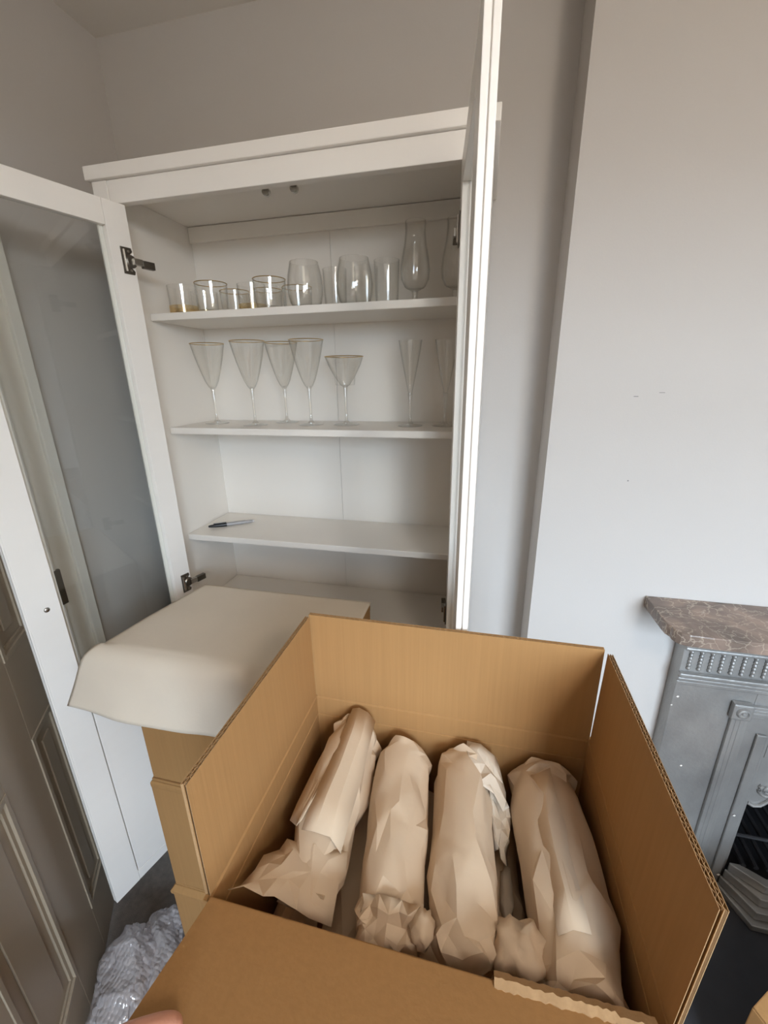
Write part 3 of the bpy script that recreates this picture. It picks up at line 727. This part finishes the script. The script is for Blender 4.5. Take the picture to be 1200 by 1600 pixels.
w4 = wrapped('fattest paper wrapped glass, lying against the flap beside the fireplace',
             [(.986, -.400, .940), (.986, -.450, .944), (.990, -.530, .950), (.993, -.600, .954), (.993, -.662, .950)], [.043, .0475, .046, .044, .041], 57, amp=.0055, twist=-.4)
crumple('lapped_edge', (.962, -.440, .985), (.990, -.435, .996), (.972, -.620, .992), (1.000, -.620, 1.000), 58, w4, amp=.003, nu=2, nv=5, arch=.004, jit=.15)
LOW = (('paper wrapped glass lying lower, half hidden between the tailed bundle and its neighbour', .742, .872, .036, 61),
       ('paper wrapped glass lying lowest, below the torn collar bundle', .916, .860, .036, 63),
       ('paper wrapped glass lying lowest, against the wall below the tailed bundle', .663, .860, .032, 65),
       ('paper wrapped glass lying lowest, below the middle bundles', .828, .860, .038, 67),
       ('paper wrapped glass lying lowest, below the fattest bundle', .998, .860, .031, 69))
for lb, x, z, r, sd in LOW:
    wrapped(lb, [(x, -.412, z), (x, -.500, z+.002), (x+.003, -.580, z+.004), (x+.005, -.660, z+.004)], [r*.92, r, r, r*.92], sd, amp=.0045)
# crumpled paper balls used as filler
def ball(label, c, r, seed, sx=1, sy=1, sz=1, m=None, amp=.16):
    bm = bmesh.new(); bmesh.ops.create_icosphere(bm, subdivisions=3, radius=1)
    rd = random.Random(seed)
    for vv in bm.verts:
        d = (vv.co+Vector((rd.gauss(0, .05), rd.gauss(0, .05), rd.gauss(0, .05)))).normalized()
        h = 1 - .55*ridged(d*1.4, seed) + rd.gauss(0, amp*.45)
        vv.co = Vector((d.x*h*r*sx, d.y*h*r*sy, d.z*h*r*sz)) + Vector(c)
    for fc in bm.faces: fc.smooth = True
    for ed in bm.edges: ed.smooth = not (len(ed.link_faces) == 2 and ed.calc_face_angle(0) > math.radians(15))
    me = bpy.data.meshes.new('crumpled_paper'); bm.to_mesh(me); bm.free()
    return tag(put('crumpled_paper', me, m or M['wrap']), label, 'paper', 'crumpled paper filler in the open box')
ball('crumpled ball of packing paper at the near end of the fattest bundle', (.933, -.630, .964), .031, 71, 1.0, 1.0, 1.0)
ball('crumpled wad of packing paper between the torn collar bundle and the fattest one', (.931, -.548, .898), .016, 75, .6, 2.6, .7, M['paper'])
ball('small crumpled knot of packing paper at the near end of the middle bundles', (.836, -.642, .980), .017, 77, .8, 1.1, 1.1)
fill = tag(sheet('crumpled_paper', lambda u, v: Vector((BX0+.006+u*(LX-.012), BY0+.006+v*(LY-.012), .772+.05*ridged(Vector((u*4, v*3, 0)), 81)+.02*ridged(Vector((u*9, v*7, 0)), 82))), 60, 50, M['wrap']),
           'crumpled sheet of packing paper lining the open box under the bundles', 'paper', 'crumpled paper filler in the open box')

# ------------------------------------------------------------------ bubble wrap on the carpet
bw = thing('bubble_wrap', 'loosely folded clear bubble wrap lying on the carpet by the room door', 'bubble wrap', (.10, -.42, 0))
def bwfold(name, pts, rads, seed, flat):
    me = wrap_mesh(name, pts, rads, seed, na=72, nl=60, amp=.014, flat=flat, gather=.6)
    put(name, me, M['bubble'], bw)
bwfold('folded_film', [(.01, -.37, .070), (.05, -.43, .085), (.10, -.50, .085), (.15, -.56, .075)], [.045, .070, .072, .05], 91, .95)
bwfold('folded_film', [(.050, -.30, .050), (.090, -.36, .055), (.17, -.47, .062), (.22, -.55, .06)], [.04, .055, .058, .045], 95, 1.0)

# ------------------------------------------------------------------ fireplace
YP = .150
fp = thing('fireplace', 'cast iron fireplace with brown marble mantel shelf on the chimney breast', 'fireplace', (1.85, .15, 0))
FX0, FX1 = 1.412, 2.288
su = MB().box((FX0, YP, 0), (1.60, YC-.0005, .930)).box((2.10, YP, 0), (FX1, YC-.0005, .930)).box((1.60, YP, .655), (2.10, YC-.0005, .930))
put('surround', su.mesh('surround', .002), M['iron'], fp)
ip = MB().box((1.6005, YP+.012, 0), (1.6675, YC-.0005, .6545)).box((2.0325, YP+.012, 0), (2.0995, YC-.0005, .6545)).box((1.668, YP+.012, .52), (2.032, YC-.0005, .6545))
put('inner_frame', ip.mesh('inner_frame', .002), M['iron'], fp)
# marble shelf with a swept front corner
pl = [(1.317, YC-.0005), (1.319, .090), (1.321, .068), (1.327, .057), (1.3275, .046), (1.331, .036), (1.338, .028), (1.352, .023), (1.40, .0215)]
pts = pl + [(3.70-x, y) for x, y in pl[::-1]]
put('mantel_shelf', MB().prism(pts, .9305, .961).mesh('mantel_shelf', .003), M['marble'], fp)
bx('cap_moulding', (FX0-.012, YP-.030, .895), (FX1+.012, YP-.0002, .930), M['iron'], fp, .006)
bx('cap_moulding', (FX0-.004, YP-.018, .856), (FX1+.004, YP-.0002, .8945), M['iron'], fp, .004)
bx('bead_moulding', (FX0-.002, YP-.014, .845), (FX1+.002, YP-.0002, .8555), M['iron'], fp, .004)
for za, zb_, dpt in ((.762, .776, .014), (.748, .7615, .009), (.735, .7475, .005)):
    bx('bead_moulding', (FX0-.002, YP-dpt, za), (FX1+.002, YP-.0002, zb_), M['iron'], fp, .004)
bbm = MB()                                         # one beaded bar, repeated along the frieze
prof = [(.0003, .781)]
for k in range(6):
    z0 = .783+k*.010
    prof += [(.0035, z0), (.0052, z0+.003), (.0052, z0+.006), (.0035, z0+.009)]
prof += [(.0003, .8435)]
bar_me = bbm.lathe(prof, 10).mesh('bead_bar', smooth=True, angle=80); bar_me.materials.append(M['iron'])
for k in range(36):
    o = bpy.data.objects.new('bead_bar', bar_me); col.objects.link(o); o.parent = fp
    o.matrix_parent_inverse = world_of(fp).inverted(); o.location = (FX0+.018+k*.0240, YP-.002, 0)
def reed(x0, x1, z0, z1, vertical):
    mb = MB(); n_ = 3
    for k in range(n_):
        if vertical:
            a = x0+(x1-x0)*k/n_; b = x0+(x1-x0)*(k+1)/n_
            mb.box((a+.0008, YP-.010+.003*k, z0), (b-.0008, YP-.0002, z1))
        else:
            a = z0+(z1-z0)*k/n_; b = z0+(z1-z0)*(k+1)/n_
            mb.box((x0, YP-.004-.003*k, a+.0008), (x1, YP-.0002, b-.0008))
    put('reeded_moulding', mb.mesh('reeded_moulding', .003), M['iron'], fp)
reed(1.553, 1.590, .0125, .655, True); reed(2.110, 2.147, .0125, .655, True); reed(1.592, 2.108, .665, .700, False)
for xa in (1.547, 2.106):
    rb = bx('corner_block', (xa, YP-.018, .656), (xa+.047, YP-.0002, .706), M['iron'], fp, .005)
    cx = xa+.0235
    put('rosette', MB().lathe([(.0003, .007), (.004, .006), (.006, .003), (.009, .0025), (.011, .006), (.013, .0055), (.016, .001), (.0165, 0)], 24,
        lambda p, cx=cx: (cx+p[0], YP-.018-p[2], .681+p[1])).mesh('rosette', smooth=True), M['iron'], rb)
for xa in (1.632, 2.044):
    bx('inner_bead', (xa, YP+.004, 0), (xa+.024, YP+.0118, .60), M['iron'], fp, .003)
# scalloped arch plate in the mouth of the opening
half = [(1.668, .520), (1.668, .345), (1.684, .336), (1.700, .340), (1.712, .356), (1.722, .374), (1.738, .386), (1.758, .400), (1.785, .424), (1.815, .440), (1.850, .446)]
arch = half + [(3.70-x, z) for x, z in half[::-1][1:]]
ap = put('arch_plate', MB().prism(arch, YP+.018, YP+.030, 'y').mesh('arch_plate', .002), M['iron'], fp)
rim = [(x, YP+.016, z+.006) for x, z in half[1:]] + [(3.70-x, YP+.016, z+.006) for x, z in half[::-1][1:-1]]
put('arch_rim', MB().tube(rim, .005, 8).mesh('arch_rim', smooth=True), M['iron'], ap)
for s in (0, 1):
    sc_ = []
    for k in range(26):
        a = k/25*3.2*math.pi; r = .024*(1-k/32)
        x = 1.708+r*math.cos(a+2.4); z = .405+r*math.sin(a+2.4)
        sc_.append((x if s == 0 else 3.70-x, YP+.015, z))
    put('scroll', MB().tube(sc_, [.0055*(1-k/50) for k in range(26)], 8).mesh('scroll', smooth=True), M['iron'], ap)
fb = MB().box((OX0+.0005, .480, .0), (OX1-.0005, .50, .499)).box((OX0+.0005, YC+.001, .0), (OX0+.012, .4795, .499)).box((OX1-.012, YC+.001, 0), (OX1-.0005, .4795, .499)).box((OX0+.0125, YC+.001, .485), (OX1-.0125, .4795, .499)).box((OX0+.0125, YC+.001, .013), (OX1-.0125, .4795, .02))
put('firebox', fb.mesh('firebox'), M['soot'], fp)
for k in range(10):
    x = OX0+.030+k*.0325
    put('grate_bar', MB().tube([(x, .145, .128), (x+.006, .230, .122), (x+.010, .400, .118)], .007, 8).mesh('grate_bar', smooth=True), M['soot'], fp)
put('grate_rail', MB().tube([(OX0+.012, .2250, .150), (OX1-.012, .2250, .150)], .006, 8).mesh('grate_rail', smooth=True), M['soot'], fp)
for k in range(4):                                # stepped fret projecting as a half octagon
    zt = .125-k*.031; zb_ = zt-.029; d = k*.017
    yf = .098-d; xa = 1.664-d*.35; xb = 1.730-d*.75
    poly = [(xa, YP-.0005), (xa, YP-.006), (xb, yf), (3.70-xb, yf), (3.70-xa, YP-.006), (3.70-xa, YP-.0005)]
    inn = [(3.70-xa-.028, YP-.0005), (3.70-xb-.014, yf+.024), (xb+.014, yf+.024), (xa+.028, YP-.0005)]
    o = put('fret_step', MB().prism(poly+inn, max(zb_, .0125), zt).mesh('fret_step', .003), M['iron'], fp)
for px, py, r in ((1059, 1088, .0032), (1049, 1101, .0026), (1064, 1196, .0030), (1147, 1274, .0036), (1122, 1366, .0050)):
    p = at_y(px, py, YP)                           # flecks of pale paint on the iron
    put('paint_fleck', MB().prism([(p.x-r, p.z-r*.4), (p.x+r*.3, p.z-r), (p.x+r, p.z+r*.3), (p.x-r*.1, p.z+r*.8)], YP-.0008, YP-.0001, 'y').mesh('paint_fleck'), M['white'], fp)
hs = tag(bx('hearth', (1.16, -.42, .0005), (2.56, YP-.001, .012), M['slate'], None, .002), 'black slate hearth slab set before the iron fireplace', 'hearth')

# ------------------------------------------------------------------ hand on the lowered flap
def skin_chain(name, segs, m, parent=None):
    verts = []; edges = []; rad = []; idx = {}
    for chain in segs:
        prev = None
        for p, r in chain:
            key = tuple(round(c, 5) for c in p)
            if key not in idx: idx[key] = len(verts); verts.append(p); rad.append(r)
            if prev is not None: edges.append((prev, idx[key]))
            prev = idx[key]
    me = bpy.data.meshes.new(name); me.from_pydata(verts, edges, [])
    o = put(name, me, m, parent)
    sk = o.modifiers.new('skin', 'SKIN'); sk.use_smooth_shade = True
    for i, sv in enumerate(me.skin_vertices[0].data): sv.radius = (rad[i], rad[i]); sv.use_root = (i == 0)
    sb = o.modifiers.new('sub', 'SUBSURF'); sb.levels = 2; sb.render_levels = 2
    return o
fl = lambda s, x, h: Vector((x, BY0-.004-.9615*s, ZR+.003+.2747*s)) + Vector((0, .2747, .9615))*h   # s along flap, h above it
def P(s, x, h): return tuple(fl(s, x, h))
wrist = P(.245, .575, -.045); palm = P(.200, .600, -.030)
hand_segs = [
    [(palm, .026), (wrist, .028), (P(.30, .55, -.07), .027)],
    [(palm, .026), (P(.190, .612, -.002), .017), (P(.158, .622, .019), .0160), (P(.130, .642, .0165), .0158), (P(.112, .666, .0145), .0140), (P(.108, .676, .0135), .0105)],
]
for k, (dx, ln) in enumerate(((.012, .070), (.028, .080), (.045, .075), (.060, .062))):
    kn_ = P(.180, .600+dx, -.034-.002*k)
    hand_segs.append([(palm, .026), (kn_, .0125), (P(.150, .600+dx+.004, -.0235), .0092), (P(.180-ln*.75, .600+dx+.008, -.0185), .0085), (P(.180-ln, .600+dx+.010, -.0180), .0075)])
hand = skin_chain('hand', hand_segs, M['skin'])
tag(hand, 'bare hand with its thumb on the lowered flap of the open box', 'hand')
